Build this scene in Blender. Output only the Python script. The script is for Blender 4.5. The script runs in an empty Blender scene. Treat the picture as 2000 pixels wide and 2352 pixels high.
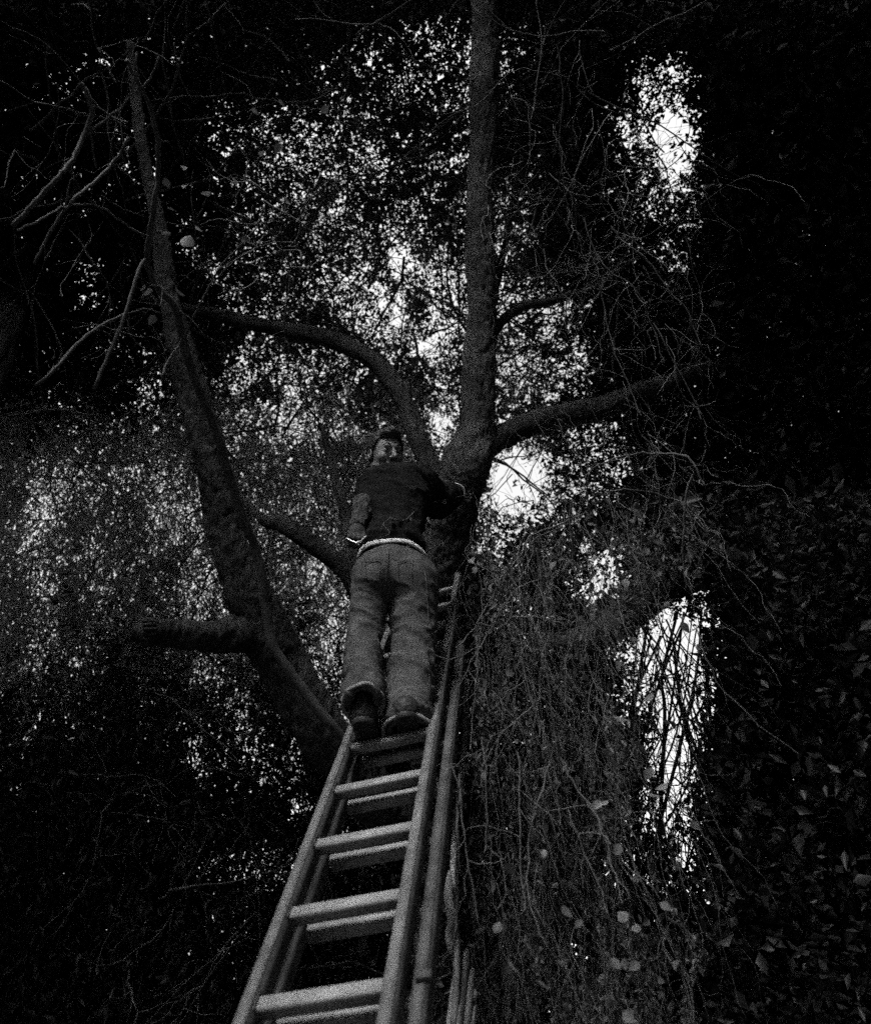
import bpy, math, random
import numpy as np
from mathutils import Vector

# ------------------------------------------------------------------ camera
sc = bpy.context.scene
F, PX, PY = 1925.0, 845.0, 1190.0          # focal length and principal point of the photograph, in its pixels
PITCH = math.radians(46.0)
EYE = np.array([0.0, 0.0, 1.5])
cam = bpy.data.cameras.new('camera')
cam.sensor_fit = 'VERTICAL'; cam.sensor_height = 36.0; cam.sensor_width = 36.0
cam.lens = F / 2352.0 * 36.0
cam.shift_x = (1000 - PX) / 2352.0
cam.shift_y = (PY - 1176) / 2352.0
cam.clip_start = 0.05; cam.clip_end = 2000
cam.dof.use_dof = True; cam.dof.focus_distance = 4.3; cam.dof.aperture_fstop = 2.5
co = bpy.data.objects.new('camera', cam); sc.collection.objects.link(co)
co.location = EYE.tolist(); co.rotation_euler = (math.pi/2 + PITCH, 0, 0)
sc.camera = co

# ------------------------------------------------------------------ sky, sun, exposure
SUN_EL, SUN_AZ = math.radians(46), math.radians(208)   # behind the camera and a little to its left, through thin cloud
w = bpy.data.worlds.new('World'); sc.world = w; w.use_nodes = True
nt = w.node_tree; nt.nodes.clear()
sky = nt.nodes.new('ShaderNodeTexSky'); sky.sky_type = 'NISHITA'; sky.sun_disc = False
sky.sun_elevation = SUN_EL; sky.sun_rotation = SUN_AZ
sky.air_density = 1.0; sky.dust_density = 6.0; sky.ozone_density = 1.0
bw = nt.nodes.new('ShaderNodeRGBToBW'); bg = nt.nodes.new('ShaderNodeBackground'); out = nt.nodes.new('ShaderNodeOutputWorld')
nt.links.new(sky.outputs[0], bw.inputs[0]); nt.links.new(bw.outputs[0], bg.inputs[0]); nt.links.new(bg.outputs[0], out.inputs[0])
bg.inputs[1].default_value = 0.15
sl = bpy.data.lights.new('sun', 'SUN'); sl.energy = 0.5; sl.angle = math.radians(14); sl.color = (1, 1, 1)
so = bpy.data.objects.new('sun', sl); sc.collection.objects.link(so)
sd = Vector((math.sin(SUN_AZ)*math.cos(SUN_EL), math.cos(SUN_AZ)*math.cos(SUN_EL), math.sin(SUN_EL)))
so.rotation_euler = sd.to_track_quat('Z', 'Y').to_euler(); so.location = (0, 0, 30)
sc.view_settings.view_transform = 'Standard'; sc.view_settings.look = 'None'
sc.view_settings.gamma = 1.0; sc.view_settings.use_curve_mapping = False
sc.view_settings.exposure = 2.4
sc.cycles.use_denoising = False
sc.cycles.max_bounces = 6; sc.cycles.diffuse_bounces = 4; sc.cycles.glossy_bounces = 2
sc.cycles.transmission_bounces = 5; sc.cycles.transparent_max_bounces = 4
sc.cycles.caustics_reflective = False; sc.cycles.caustics_refractive = False

rng = np.random.default_rng(7)
CP, SP = math.cos(PITCH), math.sin(PITCH)

# ------------------------------------------------------------------ measuring helpers
def ray(px, py):
    px = np.asarray(px, float); py = np.asarray(py, float)
    u = (px - PX)/F; v = (py - PY)/F
    d = np.stack([u, CP + v*SP, SP - v*CP], -1)
    return d/np.linalg.norm(d, axis=-1, keepdims=True)
def U(px, py, dist):
    return EYE + ray(px, py)*np.asarray(dist, float)[..., None]
def Wp(px, py, Y):
    d = ray(px, py); return EYE + d*(Y/d[1])

# ------------------------------------------------------------------ materials (all neutral: the photograph is black and white)
def mat_bark(name, lo, hi, scale=7, stretch=4, bump=1.0, rough=0.9):
    m = bpy.data.materials.new(name); m.use_nodes = True; t = m.node_tree; b = t.nodes['Principled BSDF']
    tc = t.nodes.new('ShaderNodeTexCoord'); mp = t.nodes.new('ShaderNodeMapping')
    mp.inputs['Scale'].default_value = (scale*stretch, scale*stretch, scale)
    n = t.nodes.new('ShaderNodeTexNoise'); n.inputs['Scale'].default_value = 1; n.inputs['Detail'].default_value = 8; n.inputs['Roughness'].default_value = .65
    n2 = t.nodes.new('ShaderNodeTexNoise'); n2.inputs['Scale'].default_value = 3.0; n2.inputs['Detail'].default_value = 3
    r = t.nodes.new('ShaderNodeMapRange'); r.inputs['From Min'].default_value = .3; r.inputs['From Max'].default_value = .75
    r.inputs['To Min'].default_value = lo; r.inputs['To Max'].default_value = hi
    mx = t.nodes.new('ShaderNodeMath'); mx.operation = 'MULTIPLY'
    r2 = t.nodes.new('ShaderNodeMapRange'); r2.inputs['From Min'].default_value = .35; r2.inputs['From Max'].default_value = .65; r2.inputs['To Min'].default_value = .45; r2.inputs['To Max'].default_value = 1.5
    bp = t.nodes.new('ShaderNodeBump'); bp.inputs['Strength'].default_value = bump; bp.inputs['Distance'].default_value = .06
    L = t.links.new
    L(tc.outputs['Object'], mp.inputs[0]); L(mp.outputs[0], n.inputs[0]); L(tc.outputs['Object'], n2.inputs[0])
    L(n.outputs[0], r.inputs[0]); L(n2.outputs[0], r2.inputs[0]); L(r.outputs[0], mx.inputs[0]); L(r2.outputs[0], mx.inputs[1])
    L(mx.outputs[0], b.inputs['Base Color']); L(n.outputs[0], bp.inputs['Height']); L(bp.outputs[0], b.inputs['Normal'])
    b.inputs['Roughness'].default_value = rough; b.inputs['Specular IOR Level'].default_value = .25
    return m
def mat_plain(name, lo, hi, scale=20, rough=.8, metal=0, bump=.15, bscale=120, spec=.3):
    m = bpy.data.materials.new(name); m.use_nodes = True; t = m.node_tree; b = t.nodes['Principled BSDF']
    tc = t.nodes.new('ShaderNodeTexCoord'); n = t.nodes.new('ShaderNodeTexNoise'); n.inputs['Scale'].default_value = scale
    n.inputs['Detail'].default_value = 5; n.inputs['Roughness'].default_value = .6
    r = t.nodes.new('ShaderNodeMapRange'); r.inputs['From Min'].default_value = .32; r.inputs['From Max'].default_value = .68
    r.inputs['To Min'].default_value = lo; r.inputs['To Max'].default_value = hi
    nb = t.nodes.new('ShaderNodeTexNoise'); nb.inputs['Scale'].default_value = bscale; nb.inputs['Detail'].default_value = 3
    bp = t.nodes.new('ShaderNodeBump'); bp.inputs['Strength'].default_value = bump; bp.inputs['Distance'].default_value = .004
    L = t.links.new
    L(tc.outputs['Object'], n.inputs[0]); L(tc.outputs['Object'], nb.inputs[0]); L(n.outputs[0], r.inputs[0])
    L(r.outputs[0], b.inputs['Base Color']); L(nb.outputs[0], bp.inputs['Height']); L(bp.outputs[0], b.inputs['Normal'])
    b.inputs['Roughness'].default_value = rough; b.inputs['Metallic'].default_value = metal; b.inputs['Specular IOR Level'].default_value = spec
    return m
def mat_leaf(name, lo, hi, trans=.35):
    m = bpy.data.materials.new(name); m.use_nodes = True; t = m.node_tree; t.nodes.remove(t.nodes['Principled BSDF'])
    o = t.nodes['Material Output']; a = t.nodes.new('ShaderNodeAttribute'); a.attribute_name = 'tone'
    r = t.nodes.new('ShaderNodeMapRange'); r.inputs['To Min'].default_value = lo; r.inputs['To Max'].default_value = hi
    d = t.nodes.new('ShaderNodeBsdfDiffuse'); tr = t.nodes.new('ShaderNodeBsdfTranslucent'); g = t.nodes.new('ShaderNodeBsdfGlossy')
    g.inputs['Roughness'].default_value = .45; g.inputs['Color'].default_value = (.5, .5, .5, 1)
    mx = t.nodes.new('ShaderNodeMixShader'); mx.inputs[0].default_value = trans
    m2 = t.nodes.new('ShaderNodeMixShader'); m2.inputs[0].default_value = .03
    L = t.links.new
    L(a.outputs['Fac'], r.inputs[0]); L(r.outputs[0], d.inputs[0]); L(r.outputs[0], tr.inputs[0])
    L(d.outputs[0], mx.inputs[1]); L(tr.outputs[0], mx.inputs[2]); L(mx.outputs[0], m2.inputs[1]); L(g.outputs[0], m2.inputs[2]); L(m2.outputs[0], o.inputs[0])
    return m
M = dict(
    bark=mat_bark('dark_bark', .03, .125), bark_pale=mat_bark('pale_bark', .14, .34, 8, 3), bark_dark=mat_bark('black_bark', .02, .075),
    twig=mat_plain('twig_bark', .05, .12), vine=mat_plain('vine_bark', .04, .11, 8), bare=mat_plain('bare_branch_bark', .04, .09, 12),
    leaf=mat_leaf('canopy_leaf', .03, .10, .3), leaf_dark=mat_leaf('ivy_leaf_dark', .007, .034, .15), leaf_lit=mat_leaf('thicket_leaf_lit', .25, .65, .6), leaf_mid=mat_leaf('vine_small_leaf', .03, .11, .25),
    leaf_big=mat_leaf('vine_leaf', .06, .18, .25),
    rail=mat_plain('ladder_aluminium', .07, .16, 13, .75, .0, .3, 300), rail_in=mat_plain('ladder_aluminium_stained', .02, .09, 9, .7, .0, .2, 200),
    rail_side=mat_plain('rail_side_dirt_and_shade', .015, .10, 7, .75, .0, .2, 200), rung=mat_plain('rung_aluminium', .15, .28, 14, .6, .0, .2, 260),
    skin=mat_plain('skin', .17, .24, 14, .6), sleeve=mat_plain('grey_sleeve_cloth', .025, .06, 30, .95, 0, .5), hair=mat_plain('dark_hair', .012, .03, 60, .6, 0, .6, 150), cloth_dark=mat_plain('dark_wool', .005, .011, 25, .95, 0, .5, 160, .1),
    denim=mat_plain('faded_trouser_cloth', .04, .09, 16, .9, 0, .5, 180, .1), pale_cloth=mat_plain('pale_cotton', .5, .65, 30, .9, 0, .3),
    hemcloth=mat_plain('frayed_hem', .14, .24, 30, .9, 0, .4), boot=mat_plain('dark_leather', .015, .03, 20, .6), glove=mat_plain('dark_glove', .02, .04, 30, .8), metal=mat_plain('tool_steel', .6, .75, 20, .35, .7),
    eye=mat_plain('eye_white_shaded', .09, .11, 5, .3), iris=mat_plain('dark_iris', .01, .02, 5, .2),  # eye white darkened to stand in for the socket shadow
    wood=mat_bark('weathered_wood', .08, .26, 7, 5, .5), soil=mat_plain('leaf_litter', .05, .14, 3, .95, 0, .8, 30), rope=mat_plain('cord', .05, .10, 40))

# ------------------------------------------------------------------ mesh helpers
def link_mesh(name, V, Fc, mat, parent=None, base=(0, 0, 0), smooth=True, tone=None):
    V = np.asarray(V, np.float32); Fc = np.asarray(Fc, np.int32)
    me = bpy.data.meshes.new(name)
    k = Fc.shape[1]; n = len(Fc)
    me.vertices.add(len(V)); me.vertices.foreach_set('co', (V - np.asarray(base, np.float32)).ravel())
    me.loops.add(n*k); me.loops.foreach_set('vertex_index', Fc.ravel())
    me.polygons.add(n); me.polygons.foreach_set('loop_start', np.arange(n, dtype=np.int32)*k)
    if smooth: me.polygons.foreach_set('use_smooth', np.ones(n, bool))
    me.update(calc_edges=True)
    if tone is not None:
        a = me.attributes.new('tone', 'FLOAT', 'POINT'); a.data.foreach_set('value', np.asarray(tone, np.float32))
    me.materials.append(mat)
    o = bpy.data.objects.new(name, me); sc.collection.objects.link(o)
    if parent is not None: o.parent = parent
    else: o.location = base
    return o
def empty(name, base, label, cat, group=None):
    o = bpy.data.objects.new(name, None); sc.collection.objects.link(o); o.location = [float(c) for c in base]
    o.empty_display_size = .1; o['label'] = label; o['category'] = cat
    if group: o['group'] = group
    return o
def tag(o, label, cat, group=None):
    o['label'] = label; o['category'] = cat
    if group: o['group'] = group
    return o
def catmull(P, n):
    P = np.asarray(P, float); Q = np.vstack([2*P[0]-P[1], P, 2*P[-1]-P[-2]]); o = []
    for i in range(len(P)-1):
        a, b, c, d = Q[i:i+4]
        for t in np.linspace(0, 1, n, endpoint=False):
            o.append(.5*((2*b) + (c-a)*t + (2*a-5*b+4*c-d)*t*t + (3*b-a-3*c+d)*t**3))
    o.append(P[-1]); return np.array(o)
def tube(path, rad, k=6, rough=0., cap=True, seed=0):
    path = np.asarray(path, float); n = len(path); rad = np.broadcast_to(np.asarray(rad, float), (n,))
    T = np.gradient(path, axis=0); T /= np.linalg.norm(T, axis=1, keepdims=True) + 1e-9
    N = np.zeros_like(T); a = np.array([0.31, .9, .2]); v = a - T[0]*(a@T[0]); N[0] = v/np.linalg.norm(v)
    for i in range(1, n):
        v = N[i-1] - T[i]*(N[i-1]@T[i]); N[i] = v/(np.linalg.norm(v)+1e-9)
    B = np.cross(T, N); ang = np.arange(k)*2*np.pi/k
    R = np.repeat(rad[:, None], k, 1)
    if rough:
        g = np.random.default_rng(seed)
        ph = g.uniform(0, 6.28, 8); fr = g.uniform(.2, 1.4, 8)*2
        s = np.arange(n)[:, None]; m = 0
        for j in range(8):
            m = m + np.sin(ang[None]*(1 + j % 7) + ph[j] + s*fr[j]*.12)*(1/(1+.35*j))
        R = R*(1 + rough*.35*m + rough*.25*g.normal(size=R.shape))
    V = path[:, None] + R[..., None]*(np.cos(ang)[None, :, None]*N[:, None] + np.sin(ang)[None, :, None]*B[:, None])
    V = V.reshape(-1, 3); i = np.arange(n-1)[:, None]*k; j = np.arange(k)[None]; j2 = (j+1) % k
    Fq = np.stack([i+j, i+j2, i+k+j2, i+k+j], -1).reshape(-1, 4)
    if cap:
        V = np.vstack([V, path[0], path[-1]]); a0 = len(V)-2; e = (n-1)*k; jj = np.arange(k); jn = (jj+1) % k
        c0 = np.stack([jn, jj, np.full(k, a0), np.full(k, a0)], -1)
        c1 = np.stack([e+jj, e+jn, np.full(k, a0+1), np.full(k, a0+1)], -1)
        # quads with a repeated index are invalid, so close each end with a tiny ring instead
        V = V[:-2]; r0 = path[0] + (V[:k]-path[0])*.02; r1 = path[-1] + (V[e:e+k]-path[-1])*.02
        b0 = len(V); V = np.vstack([V, r0, r1]); b1 = b0+k
        Fq = np.vstack([Fq, np.stack([jn, jj, b0+jj, b0+jn], -1), np.stack([e+jj, e+jn, b1+jn, b1+jj], -1)])
    return V, Fq
def ridged(V, Fq, amp, seed, sxy=.035, sz=.22):
    N = vnormals(V, Fq); n = 1-np.abs(noise3(V+30, (sxy, sxy, sz), seed, 3)*2-1)*2.2
    return V + N*(amp*(n-.5) + amp*2.2*(noise3(V+60, (.25, .25, .35), seed+1, 2)-.5))[:, None]
def join(parts):
    Vs, Fs, o = [], [], 0
    for V, Fq in parts:
        Vs.append(V); Fs.append(Fq+o); o += len(V)
    return np.vstack(Vs), np.vstack(Fs)
def box(c, ax, half):
    """oriented box with small bevel: c centre, ax 3x3 rows, half sizes"""
    c = np.asarray(c, float); h = np.asarray(half, float); b = min(h)*.18
    sg = np.array([[-1,-1],[1,-1],[1,1],[-1,1]])
    rings = []
    for z, ins in ((-h[2], b), (-h[2]+b, 0), (h[2]-b, 0), (h[2], b)):
        for s in sg: rings.append([s[0]*(h[0]-ins), s[1]*(h[1]-ins), z])
    L = np.array(rings); V = c + L@np.asarray(ax, float)
    Fq = []
    for r in range(3):
        for j in range(4): Fq.append([r*4+j, r*4+(j+1) % 4, r*4+4+(j+1) % 4, r*4+4+j])
    Fq += [[3, 2, 1, 0], [12, 13, 14, 15]]
    return V, np.array(Fq)

# value noise
def _h(n, seed): return np.random.default_rng(seed).random(n)
def noise2(x, y, scale, seed=0, octv=3):
    T = _h((64, 64), seed); o = np.zeros_like(x, float); amp = 1; tot = 0
    for k in range(octv):
        u = x/scale*2**k + 13.7*k; v = y/scale*2**k + 7.1*k
        i = np.floor(u).astype(int); j = np.floor(v).astype(int); f = u-i; g = v-j; f = f*f*(3-2*f); g = g*g*(3-2*g)
        a = T[i % 64, j % 64]; b = T[(i+1) % 64, j % 64]; c = T[i % 64, (j+1) % 64]; d = T[(i+1) % 64, (j+1) % 64]
        o += amp*((a*(1-f)+b*f)*(1-g) + (c*(1-f)+d*f)*g); tot += amp; amp *= .55
    return o/tot
def noise3(P, scale, seed=0, octv=2):
    T = _h((32, 32, 32), seed); o = np.zeros(P.shape[:-1]); amp = 1; tot = 0
    sc3 = np.asarray(scale, float)
    for k in range(octv):
        q = P/sc3*2**k + 5.3*k; i = np.floor(q).astype(int); f = q-i; f = f*f*(3-2*f); r = 0
        for dx in (0, 1):
            for dy in (0, 1):
                for dz in (0, 1):
                    wgt = (f[..., 0] if dx else 1-f[..., 0])*(f[..., 1] if dy else 1-f[..., 1])*(f[..., 2] if dz else 1-f[..., 2])
                    r = r + wgt*T[(i[..., 0]+dx) % 32, (i[..., 1]+dy) % 32, (i[..., 2]+dz) % 32]
        o += amp*r; tot += amp; amp *= .5
    return o/tot

# signed-distance modelling, polygonised with naive surface nets
def cone(P, a, b, ra, rb, sq=None):
    a = np.asarray(a, float); b = np.asarray(b, float); ab = b-a
    t = np.clip(((P-a)@ab)/(ab@ab+1e-12), 0, 1)
    return np.linalg.norm(P-(a+t[..., None]*ab), axis=-1) - (ra+(rb-ra)*t)
def ell(P, c, r, R=None):
    q = P-np.asarray(c, float)
    if R is not None: q = q@np.asarray(R).T
    r = np.asarray(r, float); k0 = np.linalg.norm(q/r, axis=-1); k1 = np.linalg.norm(q/(r*r), axis=-1)
    return k0*(k0-1)/(k1+1e-9)
def smin(a, b, k):
    h = np.clip(.5+.5*(b-a)/k, 0, 1); return b*(1-h)+a*h-k*h*(1-h)
def nets(fn, lo, hi, h):
    lo = np.asarray(lo, float); hi = np.asarray(hi, float); n = np.ceil((hi-lo)/h).astype(int)+1
    g = np.stack(np.meshgrid(*[lo[i]+np.arange(n[i])*h for i in range(3)], indexing='ij'), -1)
    D = fn(g).astype(np.float32); S = D < 0
    cs = np.zeros(tuple(n-1), int)
    for dx in (0, 1):
        for dy in (0, 1):
            for dz in (0, 1): cs += S[dx:n[0]-1+dx, dy:n[1]-1+dy, dz:n[2]-1+dz]
    act = (cs > 0) & (cs < 8); idx = -np.ones(act.shape, int); C = np.argwhere(act); idx[act] = np.arange(len(C))
    acc = np.zeros((len(C), 3)); cnt = np.zeros(len(C))
    corners = [(x, y, z) for x in (0, 1) for y in (0, 1) for z in (0, 1)]
    for p in corners:
        for ax in range(3):
            if p[ax]: continue
            q = list(p); q[ax] = 1
            A = D[tuple((C+p).T)]; B = D[tuple((C+q).T)]; m = (A < 0) != (B < 0)
            t = np.where(m, A/(A-B+1e-12), 0); pt = np.tile(np.array(p, float), (len(C), 1)); pt[:, ax] += t
            acc[m] += pt[m]; cnt[m] += 1
    V = lo + (C + acc/cnt[:, None])*h; Fq = []
    for ax in range(3):
        b, c = (ax+1) % 3, (ax+2) % 3
        sl0 = [slice(None)]*3; sl1 = [slice(None)]*3; sl0[ax] = slice(0, -1); sl1[ax] = slice(1, None)
        a0, a1 = S[tuple(sl0)], S[tuple(sl1)]; E = np.argwhere(a0 != a1)
        E = E[(E[:, b] > 0) & (E[:, c] > 0) & (E[:, b] < n[b]-1) & (E[:, c] < n[c]-1)]
        def I(db, dc):
            e = E.copy(); e[:, b] -= db; e[:, c] -= dc; return idx[tuple(e.T)]
        q = np.stack([I(1, 1), I(0, 1), I(0, 0), I(1, 0)], -1); flip = ~a0[tuple(E.T)]
        q[flip] = q[flip][:, ::-1]; Fq.append(q)
    Fq = np.vstack(Fq); Fq = Fq[(Fq >= 0).all(1)]
    return V, Fq
def vnormals(V, Fq):
    n = np.cross(V[Fq[:, 2]]-V[Fq[:, 0]], V[Fq[:, 3]]-V[Fq[:, 1]]); N = np.zeros_like(V)
    for k in range(4): np.add.at(N, Fq[:, k], n)
    return N/(np.linalg.norm(N, axis=1, keepdims=True)+1e-12)

# ------------------------------------------------------------------ ground
gv = []; gn = 60
xs = np.sign(np.linspace(-1, 1, gn))*np.abs(np.linspace(-1, 1, gn))**3*600
X, Y = np.meshgrid(xs, xs, indexing='ij'); Z = (noise2(X+500, Y+500, 6, 3)-.5)*.35*np.clip(1-np.hypot(X, Y)/80, .1, 1)
V = np.stack([X, Y, Z-.05], -1).reshape(-1, 3); i = np.arange(gn-1)[:, None]*gn; j = np.arange(gn-1)[None]
Fq = np.stack([i+j, i+gn+j, i+gn+j+1, i+j+1], -1).reshape(-1, 4)
g = link_mesh('ground', V, Fq, M['soil']); g['kind'] = 'structure'

# ------------------------------------------------------------------ trees: trunks and limbs
def limb_path(pts, n=7):
    """pts: (px, py, distance, radius) or (x, y, z, radius, 'w')"""
    P = []; R = []
    for p in pts:
        if len(p) == 5: P.append(np.array(p[:3], float)); R.append(p[3])
        else: P.append(U(p[0], p[1], p[2])); R.append(p[3])
    C = catmull(np.hstack([np.array(P), np.array(R)[:, None]]), n)
    return C[:, :3], np.maximum(C[:, 3], .002)
def limb(name, pts, parent, base, mat, k=18, rough=.16, seed=1, n=9):
    p, r = limb_path(pts, n*2); V, Fq = tube(p, r, k*2, rough*.6, True, seed); V = ridged(V, Fq, float(np.mean(r))*.15, seed); return link_mesh(name, V, Fq, mat, parent, base, k < 14)

TB = np.array([.46, 4.95, -.05])
tree = empty('spreading_tree', TB, 'big forked tree the man is gripping, dark bark, leafy crown across the sky', 'tree')
# trunk: ground -> behind the ladder -> fork -> straight stem
limb('trunk', [(.46, 4.95, -.1, .24, 'w'), (.45, 4.9, .8, .18, 'w'), (1003, 1950, 5.4, .14), (1003, 1650, 5.35, .14), (1012, 1370, 5.2, .145), (1035, 1230, 5.15, .135), (1050, 1130, 5.15, .14), (1075, 1060, 5.2, .15),
               (1095, 980, 5.35, .115), (1100, 850, 5.6, .105), (1107, 700, 5.85, .094), (1103, 560, 6.1, .092), (1104, 400, 6.4, .088), (1113, 220, 6.8, .095), (1112, 40, 7.2, .10), (1108, -200, 7.8, .08)],
     tree, TB, M['bark'], 28, .14, 3, 10)
limb('limb', [(1040, 1150, 5.2, .09), (1003, 1100, 5.3, .065), (962, 1010, 5.5, .066), (925, 920, 5.7, .06), (880, 850, 5.9, .058), (800, 795, 6.1, .062), (700, 765, 6.3, .06), (590, 745, 6.5, .055), (460, 715, 6.8, .045), (330, 690, 7.2, .03)], tree, TB, M['bark_dark'], 16, .14, 4)
limb('limb', [(1075, 1050, 5.3, .12), (1125, 1020, 5.35, .085), (1190, 985, 5.5, .08), (1270, 960, 5.7, .085), (1370, 940, 6.0, .08), (1480, 900, 6.4, .07), (1650, 840, 6.9, .055), (1850, 800, 7.5, .04)], tree, TB, M['bark_dark'], 16, .16, 5)
limb('limb', [(1115, 800, 5.8, .04), (1150, 740, 5.95, .035), (1200, 705, 6.1, .033), (1270, 690, 6.3, .03), (1380, 650, 6.6, .022), (1500, 560, 7.0, .012)], tree, TB, M['bark_dark'], 10, .14, 6)
limb('limb', [(1125, 700, 5.95, .03), (1142, 640, 6.1, .028), (1158, 570, 6.3, .024), (1175, 480, 6.5, .02), (1200, 350, 6.8, .014)], tree, TB, M['bark_dark'], 8, .14, 7)
# the leaning stem on the left and its cut stub
limb('limb', [(1000, 1960, 5.4, .13), (900, 1880, 5.25, .135), (810, 1775, 5.1, .15), (722, 1650, 4.95, .145), (640, 1510, 4.95, .145), (575, 1385, 4.95, .135), (533, 1260, 5.0, .112), (503, 1125, 5.05, .104), (467, 990, 5.15, .10), (430, 860, 5.3, .092), (400, 740, 5.5, .078), (380, 640, 5.7, .065), (360, 500, 6.0, .05), (325, 330, 6.4, .04), (300, 100, 7.0, .03)],
     tree, TB, M['bark_dark'], 22, .17, 8, 10)
limb('cut_stub', [(600, 1450, 4.95, .125), (540, 1455, 4.88, .105), (500, 1462, 4.8, .088), (430, 1458, 4.7, .078), (370, 1452, 4.6, .072), (330, 1452, 4.5, .066), (328, 1452, 4.5, .03)], tree, TB, M['bark_dark'], 18, .2, 9)
se = U(330, 1452, 4.5); sdir = U(322, 1452, 4.5)-U(430, 1458, 4.7); sdir /= np.linalg.norm(sdir); sp_ = []
su = np.cross(sdir, [0, 0, 1.]); su /= np.linalg.norm(su); sw = np.cross(sdir, su)
for q in range(15):
    a = q*2*np.pi/15; c = se+(su*math.cos(a)+sw*math.sin(a))*.060; sp_.append(tube(np.array([c-sdir*.03, c+sdir*.01, c+sdir*rng.uniform(.015, .06)]), np.array([.016, .014, .003]), 5, .1))
link_mesh('torn_end', *join(sp_), M['bark'], tree, TB)
limb('limb', [(880, 1480, 5.1, .07), (815, 1340, 5.2, .07), (775, 1290, 5.25, .062), (715, 1248, 5.3, .058), (650, 1205, 5.4, .05), (600, 1190, 5.5, .035), (520, 1100, 5.9, .02)], tree, TB, M['bark_dark'], 14, .15, 10)
limb('limb', [(820, 1360, 5.15, .055), (812, 1280, 5.3, .05), (800, 1200, 5.5, .04), (770, 1100, 5.8, .03), (740, 980, 6.2, .02)], tree, TB, M['bark_dark'], 10, .12, 11)

def far_tree(px, py, dist, r, label, name='background_tree', lean=(0, 0), mat='bark_dark'):
    top = U(px, py, dist); b = np.array([top[0]+lean[0], top[1]+lean[1], -.1])
    e = empty(name, b, label, 'tree')
    m = (top+b)/2 + np.array([.2, .1, 0])
    limb('trunk', [(*b, r*1.6, 'w'), (*m, r, 'w'), (*top, r*.5, 'w')], e, b, M[mat], 14, .12, 21)
    return e, b
tL, bL = far_tree(120, 500, 9.0, .22, 'dark tree filling the upper left corner behind the bare branches')
tR, bR = far_tree(2120, 250, 9.5, .25, 'dark leafy tree closing the right side of the view', lean=(.4, .2))
tT, bT = far_tree(330, 1350, 9.5, .14, 'thicket tree at the left behind the leaning stem, leaves coloured pale as if lit', name='thicket_tree', lean=(-.3, .8), mat='bark')
# heavy dark limb above the bright opening at lower right, part of the right tree
limb('limb', [(2100, 1150, 7.0, .17), (1850, 1230, 6.4, .15), (1700, 1262, 5.7, .12), (1570, 1322, 5.1, .10), (1465, 1390, 4.75, .092), (1380, 1450, 4.6, .085), (1300, 1480, 4.6, .065), (1220, 1470, 4.7, .03)], tR, bR, M['bark_dark'], 16, .2, 22)

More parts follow.
